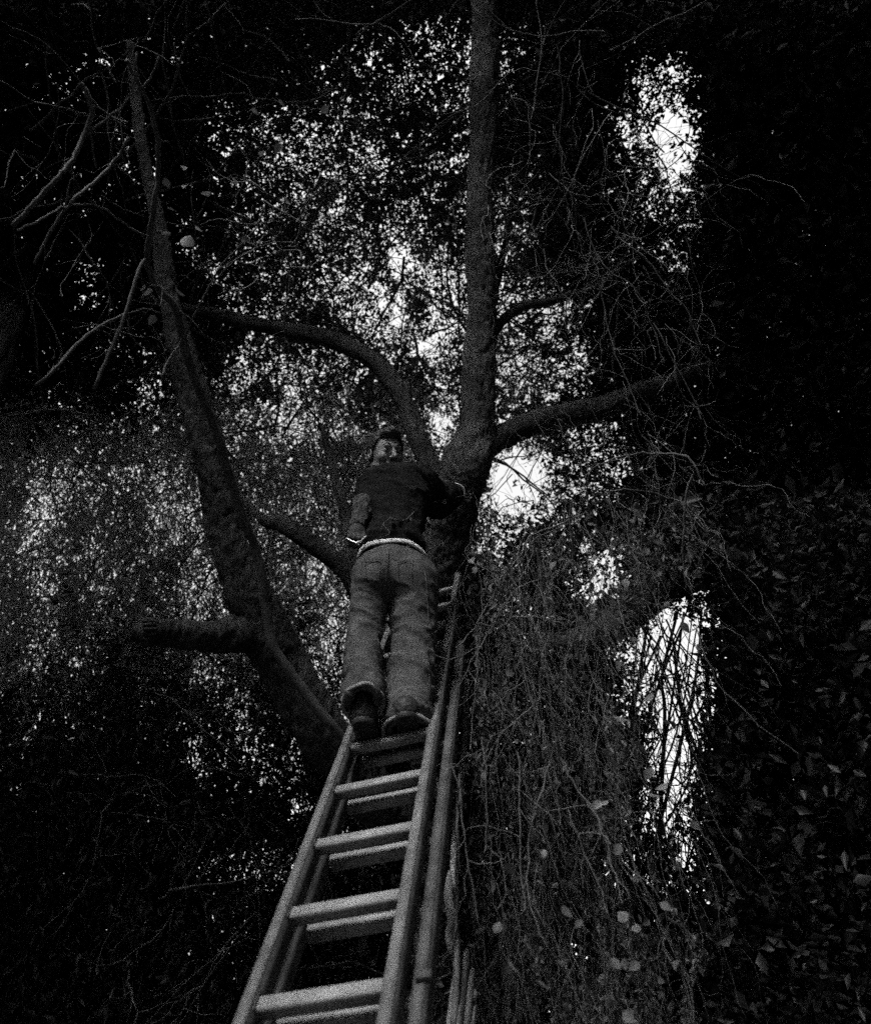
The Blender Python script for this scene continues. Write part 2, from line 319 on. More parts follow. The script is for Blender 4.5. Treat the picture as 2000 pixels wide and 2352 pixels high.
# ------------------------------------------------------------------ foliage density: where the crowns let the sky through
GAPS = [(1000,690,120,110,.42),(920,750,90,80,.25),(1045,800,45,130,.36),(1010,960,34,100,.75),(985,1000,30,60,.3),(890,640,90,80,.25),
 (1172,1098,60,60,.85),(1245,1110,90,100,.65),(1330,1060,90,60,.16),(1250,1015,110,55,.30),(1190,1190,60,70,.35),
 (1205,740,55,45,.5),(1275,760,40,70,.45),(1190,880,55,75,.35),(1270,850,60,60,.22),(1143,620,18,110,.45),(1160,560,40,100,.2),
 (1560,345,52,85,1.25),(1520,260,55,110,.4),(1530,455,55,60,.7),(1490,330,70,140,.12),(1440,300,60,60,.08),(1550,200,40,60,.3),(1570,560,60,60,.12),(1440,595,22,16,.5),
 (960,130,110,90,.22),(1020,110,40,50,.35),(850,160,130,100,.08),(1075,240,22,160,.45),(880,240,120,90,.10),(1010,260,35,80,.3),(1150,160,50,60,.08),(1190,100,30,30,.2),
 (540,270,60,70,.12),(560,320,50,50,.25),(660,360,70,50,.22),(850,390,48,48,.45),(742,360,40,50,.35),(600,450,110,100,.07),(780,500,170,140,.17),(930,500,110,120,.22),(920,600,110,80,.22),(560,680,120,70,.07),(820,620,120,100,.15),(690,430,60,70,.2),
 (237,140,12,12,.4),(212,612,14,14,.5),(125,380,12,12,.15),(480,600,40,40,.1),
 (555,880,40,60,.16),(640,850,50,30,.30),(630,980,50,30,.35),(700,970,60,36,.42),(720,860,90,50,.10),(580,960,30,30,.3),(560,900,25,60,.2),
 (372,1100,40,50,.28),(420,1125,22,60,.45),(368,1200,24,40,.35),(430,1160,25,60,.25),
 (82,1300,36,90,.5),(100,1180,60,60,.28),(150,1120,90,60,.12),(85,1440,30,50,.3),(110,1500,50,60,.14),(185,1505,28,40,.35),(85,1640,30,50,.08),(170,1300,90,90,.06),
 (450,1385,50,60,.16),(480,1580,20,40,.25),(770,1530,40,110,.35),(735,1440,45,150,.16),(800,1650,14,14,.8),(808,1680,12,14,.8),
 (430,1695,16,45,.8),(458,1700,14,50,.75),(540,1655,26,45,.55),(490,1760,40,40,.3),(600,1760,90,90,.05),(690,1860,34,36,.75),(640,1790,60,60,.15),(700,1830,40,60,.2),(560,1990,100,60,.05),(640,1990,40,40,.12),(520,2060,60,80,.04),(528,2190,14,20,.35),(527,2290,14,20,.35),(465,2290,10,12,.3),(590,2140,10,14,.4),(590,2000,16,14,.3),
 (772,1925,16,12,.5),(795,1918,12,8,.3),(762,1965,8,8,.5),(818,2072,8,8,.3),
 (1375,1310,26,40,.75),(1365,1350,30,30,.5),(1415,1290,20,14,.4),(1190,1400,20,15,.2),
 (1512,1490,50,58,1.1),(1555,1440,42,45,.6),(1582,1565,48,150,1.35),(1550,1690,42,110,.85),(1520,1560,50,70,.7),(1470,1560,50,90,.45),(1580,1680,60,60,.5),(1550,1720,60,100,.5),(1530,1860,55,85,.95),(1580,1955,30,40,1.1),(1540,2010,60,60,.3),(1600,2080,30,40,.3),(1480,1990,60,60,.12),(1500,2100,50,50,.07),(1340,2190,20,14,.2)]
def gap(px, py):
    g = np.full(np.shape(px), .002)
    for x, y, a, b, f in GAPS:
        q = ((px-x)/a)**2 + ((py-y)/b)**2; m = q < 6
        g = np.where(m, np.maximum(g, 0) + f*np.exp(-q**1.2), g)
    return g
def edge_fade(px, py):
    """1 inside the clearing's opening, 0 where the neighbouring dense growth closes the view"""
    n = (noise2(px+900, py+900, 90, 5)-.5)*110+(noise2(px+300, py+100, 24, 6)-.5)*40
    f = 1/(1+np.exp(-(1604+n*.5-px)/12)); f = f/(1+np.exp(-(px-72+n*.5)/5)); f = f/(1+np.exp(-(py-52+n*.5)/5))
    return f
def CLEAR(px, py):
    g = gap(px, py); ys = np.where(py > 1000, 1000+(py-1000)*.4, py); n = noise2(px+3000, ys+3000, 62, 11, 2)*.6 + noise2(px+5000, ys+5000, 17, 12, 2)*.4
    m = np.clip((n-.36)*4.2, .02, 2.1); k = np.clip((g-.75)*1.8, 0, 1)         # leaf masses break the light up; only the widest openings stay clear
    left = (1-.66/(1+np.exp(-(py-860)/40))/(1+np.exp((px-830)/40)))*(1-.52/(1+np.exp((py-600)/50))/(1+np.exp((px-1250)/50)))
    speck = .02*np.clip((noise2(px+900, py+4000, 120, 14, 2)-.42)*4, 0, 1)*(py < 1000)*(px < 1250)
    return np.clip((g*np.where(g > .8, .86, .70)*(m*(1-k)+np.maximum(m, .9)*k)*left + speck*m)*edge_fade(px, py), .0012, .93)
def tau(px, py): return -np.log(CLEAR(px, py))

def leaf_mesh(C, L, Wd, droop=.3, up=None):
    """folded five-point leaves: C (n,3), L and Wd (n,)"""
    n = len(C)
    a = rng.normal(size=(n, 3)); a[:, 2] -= droop; a /= np.linalg.norm(a, axis=1, keepdims=True)
    b = rng.normal(size=(n, 3)); b -= a*(a*b).sum(1, keepdims=True); b /= np.linalg.norm(b, axis=1, keepdims=True)
    c = np.cross(a, b)
    L = L[:, None]; Wd = Wd[:, None]; f = rng.uniform(.05, .35, (n, 1))
    V = np.stack([C-a*L*.5, C+b*Wd*.5-a*L*.08+c*Wd*f, C+a*L*.5-c*L*.1, C-b*Wd*.5-a*L*.08+c*Wd*f], 1).reshape(-1, 3)
    i = np.arange(n)[:, None]*4
    Fq = np.concatenate([i+np.array([0, 1, 2]), i+np.array([0, 2, 3])], 1).reshape(-1, 3)
    return V, Fq
def field(x0, x1, y0, y1, wfn, d0, d1, L, cover, step=10, sprig=9, aspect=.5, spread=.16, droop=.3, zs=1.):
    """scatter leaves so that their mean cover along a sight line is tau*weight*cover"""
    gx, gy = np.meshgrid(np.arange(x0, x1, step)+step/2, np.arange(y0, y1, step)+step/2)
    gx = gx.ravel(); gy = gy.ravel(); wt = tau(gx, gy)*wfn(gx, gy)*cover
    dm = (d0+d1)/2; ap = .55*L*L*aspect*.5*(F/dm)**2
    lam = wt*step*step/ap/sprig
    k = rng.poisson(lam); sx = np.repeat(gx, k)+rng.uniform(-step/2, step/2, k.sum()); sy = np.repeat(gy, k)+rng.uniform(-step/2, step/2, k.sum())
    sd = rng.uniform(d0, d1, len(sx)); S = U(sx, sy, sd)
    C = np.repeat(S, sprig, 0) + rng.normal(size=(len(S)*sprig, 3))*L*spread*5*np.array([1/zs**.7, 1/zs**.7, .8*zs])
    # a leaf that strays into a clear direction is thinned again
    q = C-EYE; cx = q[:, 0]; cz = q[:, 1]*CP+q[:, 2]*SP; cy = q[:, 1]*SP-q[:, 2]*CP
    ppx = PX+F*cx/cz; ppy = PY+F*cy/cz
    here = tau(ppx, ppy); src = np.repeat(tau(sx, sy), sprig); keep = rng.random(len(C)) < np.clip(here/src, 0, 1)**.9
    if L > .1: keep &= (CLEAR(ppx, ppy) < .012) & (CLEAR(ppx+26, ppy) < .02) & (CLEAR(ppx-26, ppy) < .02) & (CLEAR(ppx, ppy+26) < .02) & (CLEAR(ppx, ppy-26) < .02)
    C = C[keep]; n = len(C); Ls = L*rng.uniform(.45, 1.1, n)*np.repeat(rng.uniform(.7, 1.5, len(S)), sprig)[keep]
    tn = np.clip(np.repeat(rng.beta(2, 3, len(S)), sprig)[keep]*.6+rng.random(n)*.4, 0, 1)
    V, Fq = leaf_mesh(C, Ls, Ls*aspect*rng.uniform(.7, 1.2, n), droop); return V, Fq, np.repeat(tn, 4)
def put(name, fields, mat, parent, base, label=None):
    V = np.vstack([f[0] for f in fields]); o = 0; Fs = []
    for f in fields: Fs.append(f[1]+o); o += len(f[0])
    ob = link_mesh(name, V, np.vstack(Fs), mat, parent, base, False, np.concatenate([f[2] for f in fields])); ob['kind'] = 'stuff'
    if label: ob['label'] = label
    return ob
sg = lambda x, c, s: 1/(1+np.exp(-(x-c)/s))
wob = lambda px, py: (noise2(px+700, py+1700, 160, 8)-.5)*160
# soft territories, summing to one
def w_right(px, py): return sg(px+wob(px, py), 1300, 30)*(1-sg(py+wob(py, px), 1180, 40))
def w_left(px, py): return (1-sg(px+wob(px, py), 430, 30))*(1-sg(py+wob(py, px), 960, 40))
def w_thick(px, py): return sg(py+wob(py, px), 960, 40)*(1-sg(px+wob(px, py), 980, 30))
def w_ivy(px, py): return sg(py+wob(py, px), 1180, 40)*sg(px+wob(px, py), 980, 30)*(py > 1000)*np.maximum(sg(px, 1108, 4), py > 1420)
def w_main(px, py): return np.clip(1-w_right(px, py)-w_left(px, py)-w_thick(px, py)-w_ivy(px, py), 0, 1)
inside = lambda px, py: ((px > -60) & (px < 1700) & (py > -60) & (py < 2420)).astype(float)
opening = lambda px, py: (CLEAR(px, py) > .02)*1.0
dark = lambda px, py: (CLEAR(px, py) <= .02)*1.0
FINE = .050
big = (-700, 2700, -480, 2700)
fr = (-60, 2060, -40, 2400)
def two(wf, d0, d1, cov=1.0, Lf=FINE, aspect=.5, droop=.3, back=1):
    a = field(*fr, lambda x, y: wf(x, y)*opening(x, y), d0, d1, Lf, cov*.95, aspect=aspect, droop=droop, zs=1+droop)
    b = field(*fr, lambda x, y: wf(x, y)*dark(x, y), d0, d1, Lf*1.6, cov*.8, aspect=aspect, droop=droop, zs=1+droop)
    c = field(*big, lambda x, y: wf(x, y)*dark(x, y), d0+.8, d1+1.6, .17, cov*.42, step=20, sprig=5)
    return [a, b, c] if back else [a, b]
put('crown', two(w_main, 8.0, 10.5), M['leaf'], tree, TB)
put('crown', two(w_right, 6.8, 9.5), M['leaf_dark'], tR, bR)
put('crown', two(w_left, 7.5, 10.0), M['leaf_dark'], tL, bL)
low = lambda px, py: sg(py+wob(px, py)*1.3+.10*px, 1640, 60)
put('crown', two(lambda x, y: w_thick(x, y)*(1-low(x, y)), 7.0, 10.0, .85, .046, .28, 1.8, 0), M['leaf_lit'], tT, bT)  # light on the upper thicket is put into its pale leaf colour
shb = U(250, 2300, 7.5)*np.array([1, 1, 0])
shrub = empty('thicket_lower', shb, 'lower left of the thicket behind the ladder foot, shade put into its dark leaves', 'shrub')
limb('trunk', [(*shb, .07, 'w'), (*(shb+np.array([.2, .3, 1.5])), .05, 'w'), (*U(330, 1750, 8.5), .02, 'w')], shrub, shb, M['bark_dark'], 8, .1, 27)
put('foliage', two(lambda x, y: w_thick(x, y)*low(x, y), 6.5, 9.5, .95, .05, .35, 1.2), M['leaf_dark'], shrub, shb)  # lower thicket: falloff into shade made with darker leaves

# ------------------------------------------------------------------ unseen leaf cover behind the camera, added to shade the foreground
def shade_cover():
    n = 9000; z = rng.uniform(.0, 1, n); az = rng.uniform(0, 2*np.pi, n)
    el = np.arcsin(z); D = np.stack([np.sin(az)*np.cos(el), np.cos(az)*np.cos(el), np.sin(el)], -1)
    cz = D[:, 1]*CP+D[:, 2]*SP; cx = D[:, 0]; cy = D[:, 1]*SP-D[:, 2]*CP
    infr = (cz > .05) & (np.abs(PX+F*cx/np.maximum(cz, .05)-1000) < 1500) & (np.abs(PY+F*cy/np.maximum(cz, .05)-1176) < 1700)
    # opening shaped in the added cover so that daylight reaches the ladder
    thin = np.exp(-(((np.degrees(el)-HOLE_EL)/(HOLE_W*1.35))**2 + ((np.mod(np.degrees(az)-HOLE_AZ+180, 360)-180)/(HOLE_W*1.5))**2)**1.5)
    keep = ~infr & (rng.random(n) > HOLE_OPEN*thin)
    D = D[keep]; n = len(D); C = EYE + D*rng.uniform(9, 13, n)[:, None]; C = np.repeat(C, 7, 0)+rng.normal(size=(n*7, 3))*.5; C = C[C[:, 2] > .1]
    L = rng.uniform(.35, .6, len(C)); V, Fq = leaf_mesh(C, L, L*.6)
    o = link_mesh('shade_cover', V, Fq, M['leaf_dark'], None, (0, 0, 0), False, np.full(len(V), .5)); o['kind'] = 'stuff'
    o['label'] = 'unseen leaf cover behind the camera, added to dim the light in front'
HOLE_EL, HOLE_AZ, HOLE_W, HOLE_OPEN = 60, 209, 15, 1.0
shade_cover()

# ------------------------------------------------------------------ twigs inside the crowns
def wander(p0, d0, n, step, jit, grav=0.):
    P = [np.array(p0, float)]; d = np.array(d0, float)/np.linalg.norm(d0)
    for _ in range(n):
        d = d + rng.normal(size=3)*jit + np.array([0, 0, -grav]); d /= np.linalg.norm(d); P.append(P[-1]+d*step)
    return np.array(P)
def twigs(n, x0, x1, y0, y1, d0, d1, wfn, r=.012, ln=14, step=.11, jit=.16, dirn=None, k=4, kids=3, grav=.0):
    parts = []; t = 0
    while t < n:
        px, py = rng.uniform(x0, x1), rng.uniform(y0, y1)
        if rng.random() > wfn(px, py): continue
        t += 1; p = U(px, py, rng.uniform(d0, d1)); d = rng.normal(size=3) if dirn is None else np.array(dirn)+rng.normal(size=3)*.35
        P = wander(p, d, ln, step, jit, grav); rr = r*rng.uniform(.5, 1.3)
        parts.append(tube(P, np.linspace(rr, rr*.25, len(P)), k, 0, False))
        for _ in range(kids):
            i = rng.integers(2, ln-2); dd = P[i+1]-P[i-1]; dd = dd/np.linalg.norm(dd)+rng.normal(size=3)*.7
            Q = wander(P[i], dd, ln//2, step*.7, jit*1.3, grav); parts.append(tube(Q, np.linspace(rr*.45, rr*.12, len(Q)), 3, 0, False))
    return join(parts)
def put_twigs(name, VF, mat, parent, base):
    o = link_mesh(name, VF[0], VF[1], mat, parent, base); o['kind'] = 'stuff'; return o
one = lambda x, y: 1.
put_twigs('twigs', twigs(260, 350, 1300, 50, 1150, 7.4, 9.5, one), M['twig'], tree, TB)
put_twigs('twigs', twigs(120, 1200, 1640, 60, 1250, 6.0, 9.0, one, .007), M['twig'], tR, bR)
put_twigs('twigs', twigs(120, 60, 500, 60, 1000, 7.0, 9.5, one), M['twig'], tL, bL)
put_twigs('twigs', twigs(700, 60, 900, 950, 2300, 6.5, 9.5, one, .008, 12, .1, .22, None, 3, 4), M['vine'], tT, bT)

# ------------------------------------------------------------------ thicket of thin stems seen against the sky at lower right
sb = U(1560, 2352, 6.5)*np.array([1, 1, 0])
cane = empty('cane_thicket', sb, 'thin bare canes and twigs against the bright sky opening at lower right', 'shrub')
cn = []
for q in range(30):
    a = U(rng.uniform(1440, 1640), rng.uniform(1380, 1500), rng.uniform(5.8, 7.2)); b = U(rng.uniform(1420, 1660), rng.uniform(2150, 2330), rng.uniform(6.0, 7.4))
    m = (a+b)/2+rng.normal(size=3)*.22; C = catmull([a, (a+m)/2+rng.normal(size=3)*.05, m, (b+m)/2+rng.normal(size=3)*.05, b, np.array([b[0], b[1]+.1, 0.])], 6); r = rng.uniform(.006, .020)
    o = link_mesh('cane', *tube(C, np.linspace(r*.5, r, len(C)), 5, .1, False, q), M['twig'], cane, sb)
put_twigs('twigs', twigs(230, 1400, 1640, 1420, 2200, 5.8, 7.2, one, .006, 11, .07, .2, (0, 0, -.6), 3, 4), M['twig'], cane, sb)

# ------------------------------------------------------------------ extension ladder (pose solved from its rungs in the photograph)
P0 = EYE + np.array([.085, 2.686, 1.619]); LR = np.array([.948, -.316, .035]); LD = np.array([.147, .533, .834])
LR /= np.linalg.norm(LR); LD -= LR*(LD@LR); LD /= np.linalg.norm(LD); LN = np.cross(LR, LD)
AX = np.array([LR, LN, LD]); SPC = .31; T_GROUND = -(P0[2])/LD[2]
LB = P0 + LD*T_GROUND
ladder = empty('extension_ladder', LB, 'pale aluminium extension ladder leaning up into the tree, man standing on it', 'ladder')
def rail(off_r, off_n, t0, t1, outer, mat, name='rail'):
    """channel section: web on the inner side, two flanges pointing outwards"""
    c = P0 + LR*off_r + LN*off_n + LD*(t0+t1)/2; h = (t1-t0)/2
    V, Fq = box(c, AX, (.0125, .0320, h)); r = link_mesh(name, V, Fq, M['rail_side'], ladder, LB, False)  # side colour holds mottled dirt and also the shade of the side faces
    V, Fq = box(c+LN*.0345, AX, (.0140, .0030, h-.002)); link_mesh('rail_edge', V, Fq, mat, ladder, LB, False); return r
T0 = T_GROUND + .02
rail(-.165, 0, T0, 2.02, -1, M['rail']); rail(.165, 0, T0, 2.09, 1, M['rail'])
BO, BN = .020, -.070
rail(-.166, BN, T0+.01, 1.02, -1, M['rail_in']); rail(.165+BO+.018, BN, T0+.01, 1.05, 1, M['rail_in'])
def rung_mesh(hw):
    k = 40; a = np.arange(k)*2*np.pi/k; ca, sa = np.cos(a), np.sin(a)
    prof = np.stack([np.sign(ca)*np.abs(ca)**.5*.0190, np.sign(sa)*np.abs(sa)**.5*.0225], 1)*(1+.035*np.sin(a*20))[:, None]
    V = []; 
    for x, s in ((-hw, .6), (-hw, 1), (hw, 1), (hw, .6)): V += [[x, p[0]*s, p[1]*s] for p in prof]
    Fq = [[r*k+j, r*k+(j+1) % k, (r+1)*k+(j+1) % k, (r+1)*k+j] for r in range(3) for j in range(k)]
    me = bpy.data.meshes.new('rung'); me.from_pydata([tuple(np.array(v)@AX) for v in V], [], Fq); me.update(); me.shade_smooth(); me.materials.append(M['rung']); return me
rm = rung_mesh(.155)
for sec in (0, 1):
    for k in range(-10, 8):
        if sec == 1 and k > 2: continue
        p = P0 + LD*k*SPC + (LR*(BO+.004) + LN*BN + LD*.022 if sec else 0)
        if p[2] < .15: continue
        o = bpy.data.objects.new('rung', rm); sc.collection.objects.link(o); o.parent = ladder; o.location = (p-LB).tolist()
cm = None
for k in range(-10, 7):
    for sdv in (-1, 1):
        p = P0 + LR*sdv*.1500 + LD*k*SPC
        if p[2] < .2: continue
        if cm is None:
            V, Fq = box((0, 0, 0), np.array([LN, LD, LR]), (.026, .030, .0020)); cm = bpy.data.meshes.new('rung_collar'); cm.from_pydata([tuple(v) for v in V], [], [tuple(f) for f in Fq]); cm.materials.append(M['rail_in'])
        o = bpy.data.objects.new('rung_collar', cm); sc.collection.objects.link(o); o.parent = ladder; o.location = (p-LB).tolist()
# end caps, guide bracket and cord
for s, t in ((-1, 2.025), (1, 2.095)):
    link_mesh('end_cap', *box(P0+LR*s*.165+LD*t, AX, (.015, .039, .012)), M['rail'], ladder, LB, False)
link_mesh('guide_bracket', *box(P0+LR*.214+LN*-.030+LD*-1.18, AX, (.018, .010, .012)), M['rail_in'], ladder, LB, False)
cp = [P0+LR*(.175+.032*math.cos(a))+LN*(-.03+.072*math.sin(a))+LD*(1.09+.008*a/6.28) for a in np.linspace(0, 18.8, 60)]
link_mesh('cord', *tube(np.array(cp), .0035, 6, 0), M['rope'], ladder, LB)

# ------------------------------------------------------------------ weathered post behind the ladder's right side
pb = U(1060, 2352, 3.0)*np.array([1, 1, 0])
post = empty('split_post', pb, 'pale weathered split post beside the ladder at the bottom, wrapped in thin vines', 'post')
a = U(1075, 2185, 3.05); b = U(1052, 2400, 2.95); dn = (b-a)/np.linalg.norm(b-a); dx = np.array([.948, -.316, 0]); dx -= dn*(dx@dn); dx /= np.linalg.norm(dx); dy = np.cross(dn, dx)
for off, wd, dp, top, tl_ in ((-.030, .014, .020, .06, .0), (-.004, .012, .026, -.01, .004), (.021, .011, .018, .05, .012), (.040, .006, .012, .16, .020)):
    p = [a+dx*(off+tl_*0)+dn*(top+h) for h in (0, .012, .05, .25, .6, 1.1, 1.6, 2.4)]; ps_ = []
    V, Fq = tube(np.array(p), np.array([.25, .7, .95, 1, 1, 1, 1, 1]), 8, .06, True, int(off*999)+77)
    pr = np.repeat(np.array(p), 8, 0); ext = np.vstack([pr, np.repeat(p[0][None], 8, 0), np.repeat(p[-1][None], 8, 0)]); q = V-ext
    V = ext + np.outer(q@dx, dx)*wd + np.outer(q@dy, dy)*dp; V = V[V[:, 2] > -9]
    link_mesh('split_board', V, Fq, M['wood'], post, pb, False)
s1 = [U(1033, 2000, 3.05), U(1030, 2060, 3.03), U(1037, 2110, 3.0), U(1030, 2150, 3.0), U(1036, 2192, 2.98)]
V, Fq = tube(catmull(s1, 6), np.interp(np.arange(25), [0, 4, 12, 20, 24], [.006, .013, .015, .013, .004]), 7, .3, True, 32); link_mesh('split_strip', V, Fq, M['wood'], post, pb, False)
s2 = [U(1072, 1560, 3.9), U(1068, 1700, 3.7), U(1052, 1850, 3.4), U(1040, 2000, 3.12), U(1048, 2190, 3.0), U(1042, 2360, 2.95)]
V, Fq = tube(catmull(s2, 8), .011, 7, .25, True, 33); link_mesh('stem', V, Fq, M['wood'], post, pb, False)

# ------------------------------------------------------------------ hanging vines on the right
vb = U(1280, 2352, 4.8)*np.array([1, 1, 0])
vine = empty('vine_curtain', vb, 'hanging tangle of vines and ivy filling the right side next to the ladder', 'vine')
put('small_leaves', [field(1090, 1620, 1180, 2420, lambda x, y: w_ivy(x, y)*dark(x, y)*np.clip((noise2(x+100, y*.35, 26, 19)-.45)*6, 0, 1), 3.2, 4.8, .028, .24, aspect=.45, droop=1.5, zs=2.6)], M['leaf_mid'], vine, vb)
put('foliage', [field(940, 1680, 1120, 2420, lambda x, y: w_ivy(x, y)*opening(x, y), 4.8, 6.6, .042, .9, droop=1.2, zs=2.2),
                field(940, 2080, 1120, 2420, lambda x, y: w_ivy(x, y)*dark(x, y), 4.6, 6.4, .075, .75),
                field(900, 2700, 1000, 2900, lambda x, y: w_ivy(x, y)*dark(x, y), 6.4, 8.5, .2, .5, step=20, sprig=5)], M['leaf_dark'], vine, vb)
def path_px(pts, d0, d1, jit=.012, n=5):
    ds = np.linspace(d0, d1, len(pts)); P = np.array([U(p[0], p[1], d) for p, d in zip(pts, ds)])
    C = catmull(P, n); C += np.cumsum(rng.normal(size=C.shape), 0)*jit*.25; return C
VS = [([(1615,1111),(1592,1064),(1562,1043),(1510,1043),(1460,1047),(1409,1060),(1366,1090),(1361,1130),(1364,1165),(1388,1230),(1417,1266),(1440,1330)],3.6,3.9,.006),
 ([(1310,1150),(1307,1226),(1309,1302),(1309,1362),(1305,1400),(1320,1440)],3.7,3.7,.006),
 ([(1235,1260),(1245,1315),(1254,1387),(1260,1472),(1269,1545),(1281,1670),(1290,1760)],3.4,3.3,.006),
 ([(1462,1290),(1470,1332),(1481,1379),(1507,1447)],3.9,3.9,.006),([(1590,1090),(1583,1154),(1579,1251),(1583,1332),(1604,1370)],3.6,3.6,.007),
 ([(1400,1130),(1451,1124),(1515,1132),(1566,1154),(1600,1190)],3.7,3.7,.005),
 ([(1340,1180),(1269,1209),(1222,1226),(1205,1264),(1167,1302),(1133,1358),(1090,1417),(1048,1464)],3.8,3.4,.006),
 ([(1290,1210),(1230,1240),(1190,1300),(1150,1340),(1130,1380)],3.9,3.7,.005),
 ([(1195,1480),(1205,1542),(1230,1623),(1256,1691),(1281,1763),(1290,1840),(1292,1900)],3.2,3.1,.006),
 ([(1285,1740),(1307,1793),(1345,1853),(1371,1908),(1392,1955)],3.0,2.9,.005),([(1300,1860),(1315,1908),(1345,1989),(1375,2061),(1390,2110)],3.0,2.9,.004),
 ([(1190,1730),(1188,1819),(1184,1925),(1184,2031),(1188,2090)],3.0,2.9,.005),([(1260,1750),(1252,1815),(1226,1904),(1222,1989),(1222,2060)],3.0,2.9,.005),
 ([(1105,1690),(1111,1755),(1111,1882),(1107,1960)],2.9,2.8,.004),([(1060,1780),(1065,1882),(1073,1989),(1073,2116),(1060,2180),(1030,2230)],2.8,2.7,.006),
 ([(1110,1420),(1107,1500),(1107,1576),(1099,1670),(1095,1720)],3.5,3.3,.005),([(1240,1600),(1205,1628),(1154,1678),(1107,1746),(1090,1790)],3.3,3.2,.005),
 ([(1365,1560),(1358,1623),(1345,1704),(1341,1776)],3.5,3.4,.004),([(1390,1930),(1396,1997),(1405,2070)],2.9,2.8,.004),
 ([(1035,1755),(1062,1815),(1070,1900),(1090,2010),(1110,2110)],2.8,2.7,.004),([(1140,1450),(1180,1420),(1230,1415),(1290,1430)],3.4,3.4,.006),
 ([(1147,469),(1162,500),(1167,561),(1180,640)],4.6,4.6,.006),([(1387,383),(1407,423),(1430,470)],4.4,4.4,.005),
 ([(1340,500),(1361,561),(1397,612),(1453,638),(1499,714),(1514,765),(1530,830)],4.2,4.0,.005),([(1400,520),(1432,556),(1483,597),(1529,663),(1575,714),(1600,780)],4.2,4.0,.005),
 ([(1370,640),(1392,740),(1412,826),(1443,887),(1470,960)],4.2,4.0,.005),([(1500,740),(1529,796),(1585,898),(1610,960)],4.1,4.0,.005),
 ([(1280,100),(1290,200),(1285,330),(1300,450),(1340,560)],4.6,4.4,.005),([(1330,90),(1340,160),(1352,215)],4.6,4.5,.005),
 ([(1240,1330),(1190,1350),(1150,1400),(1110,1470),(1070,1560)],3.5,3.3,.005)]
for k, (pts, d0, d1, r) in enumerate(VS):
    C = path_px(pts, d0, d1); rr = r*np.linspace(1, .6, len(C)); link_mesh('vine_stem', *tube(C, rr*.75, 6, .2, False, k), M['vine'], vine, vb)
    for q in range(len(pts)*2):      # side shoots
        i = rng.integers(1, len(C)-2); d = (C[i+1]-C[i-1]); d = d/np.linalg.norm(d)+rng.normal(size=3)*.8
        VS_ = wander(C[i], d, 7, .035, .35, .15)
        link_mesh('side_shoot', *tube(VS_, np.linspace(r*.4, .0012, len(VS_)), 3, 0, False), M['vine'], vine, vb) if q < 3 else None
def hang(n, x0, x1, y0, y1, d0, d1, r, ln, step=.07, jit=.2, grav=.28, kids=2):
    parts = []
    for _ in range(n):
        P = wander(U(rng.uniform(x0, x1), rng.uniform(y0, y1), rng.uniform(d0, d1)), [rng.normal()*.5, rng.normal()*.5, -1], ln, step, jit, grav)
        rr = r*rng.uniform(.4, 1.3); parts.append(tube(P, np.linspace(rr, rr*.5, len(P)), 3, 0, False))
        for _ in range(kids):
            i = rng.integers(1, ln-1); Q = wander(P[i], rng.normal(size=3), ln//2, step*.6, .35, .12); parts.append(tube(Q, np.linspace(rr*.5, rr*.25, len(Q)), 3, 0, False))
    return join(parts)
put_twigs('fine_stems', hang(480, 1080, 1420, 1120, 2200, 3.2, 4.9, .0013, 14, .05, .26, .34, 2), M['vine'], vine, vb)
put_twigs('fine_stems', hang(60, 1430, 1610, 1120, 2200, 3.2, 4.9, .0013, 12, .05, .26, .34, 1), M['vine'], vine, vb)
put_twigs('fine_stems', hang(150, 1130, 1600, 250, 1150, 4.2, 6.0, .0022, 12, .06, .34, .10, 3), M['vine'], vine, vb)
# broad leaves of the vine, near enough to tell apart
def broad_leaf():
    n = 6; V = []; Fq = []
    for i in range(n+1):
        t = i/n; wd = .42*math.sin(math.pi*min(1, t*1.02))**.8*(1-.35*t) if 0 < i < n else .01
        z = -.18*t*t; V += [(-wd, t, z+wd*.28), (0, t, z), (wd, t, z+wd*.28)]
    for i in range(n):
        a = i*3; Fq += [(a, a+1, a+4, a+3), (a+1, a+2, a+5, a+4)]
    V = np.array(V); me = bpy.data.meshes.new('leaf'); me.from_pydata([tuple(v) for v in V], [], Fq); me.shade_smooth()
    at = me.attributes.new('tone', 'FLOAT', 'POINT'); at.data.foreach_set('value', np.full(len(V), .55, np.float32)); me.materials.append(M['leaf_big']); return me
LM = broad_leaf()
def leaf_at(p, size, parent, base, up=None):
    o = bpy.data.objects.new('leaf', LM); sc.collection.objects.link(o); o.parent = parent; o.location = (np.asarray(p)-base).tolist()
    o.rotation_euler = (rng.uniform(-2.4, -.4), rng.uniform(-1, 1), rng.uniform(-3.1, 3.1)); o.scale = [size]*3; return o
for z in [(730,500,36),(765,488,26),(1060,1080,46),(1112,1030,52),(705,1060,40),(715,1130,60),(415,1215,60),(515,1650,66),(1060,1650,50),(1140,1645,50),(1215,1670,50),(1100,1400,70),(1030,1330,50),(905,1440,40),(820,880,30),(655,292,26),(750,700,40),(320,690,30),(365,650,46),(1080,340,60),(910,120,44),(480,1380,50),(830,600,50),(1060,570,60),(1230,560,40),(1350,530,50),(660,1230,40),(1010,800,50),(1050,795,44),(330,1270,30),(800,1900,50),(1130,1940,60),(690,1660,30),(270,750,36),(240,930,36),(560,1700,24),(1270,1440,50),(1330,1350,50),(1370,700,60)]:
    leaf_at(U(950+z[0]*.425, 1500+z[1]*.425, rng.uniform(2.5, 3.2)), z[2]*.425/F*2.9*1.1, vine, vb)
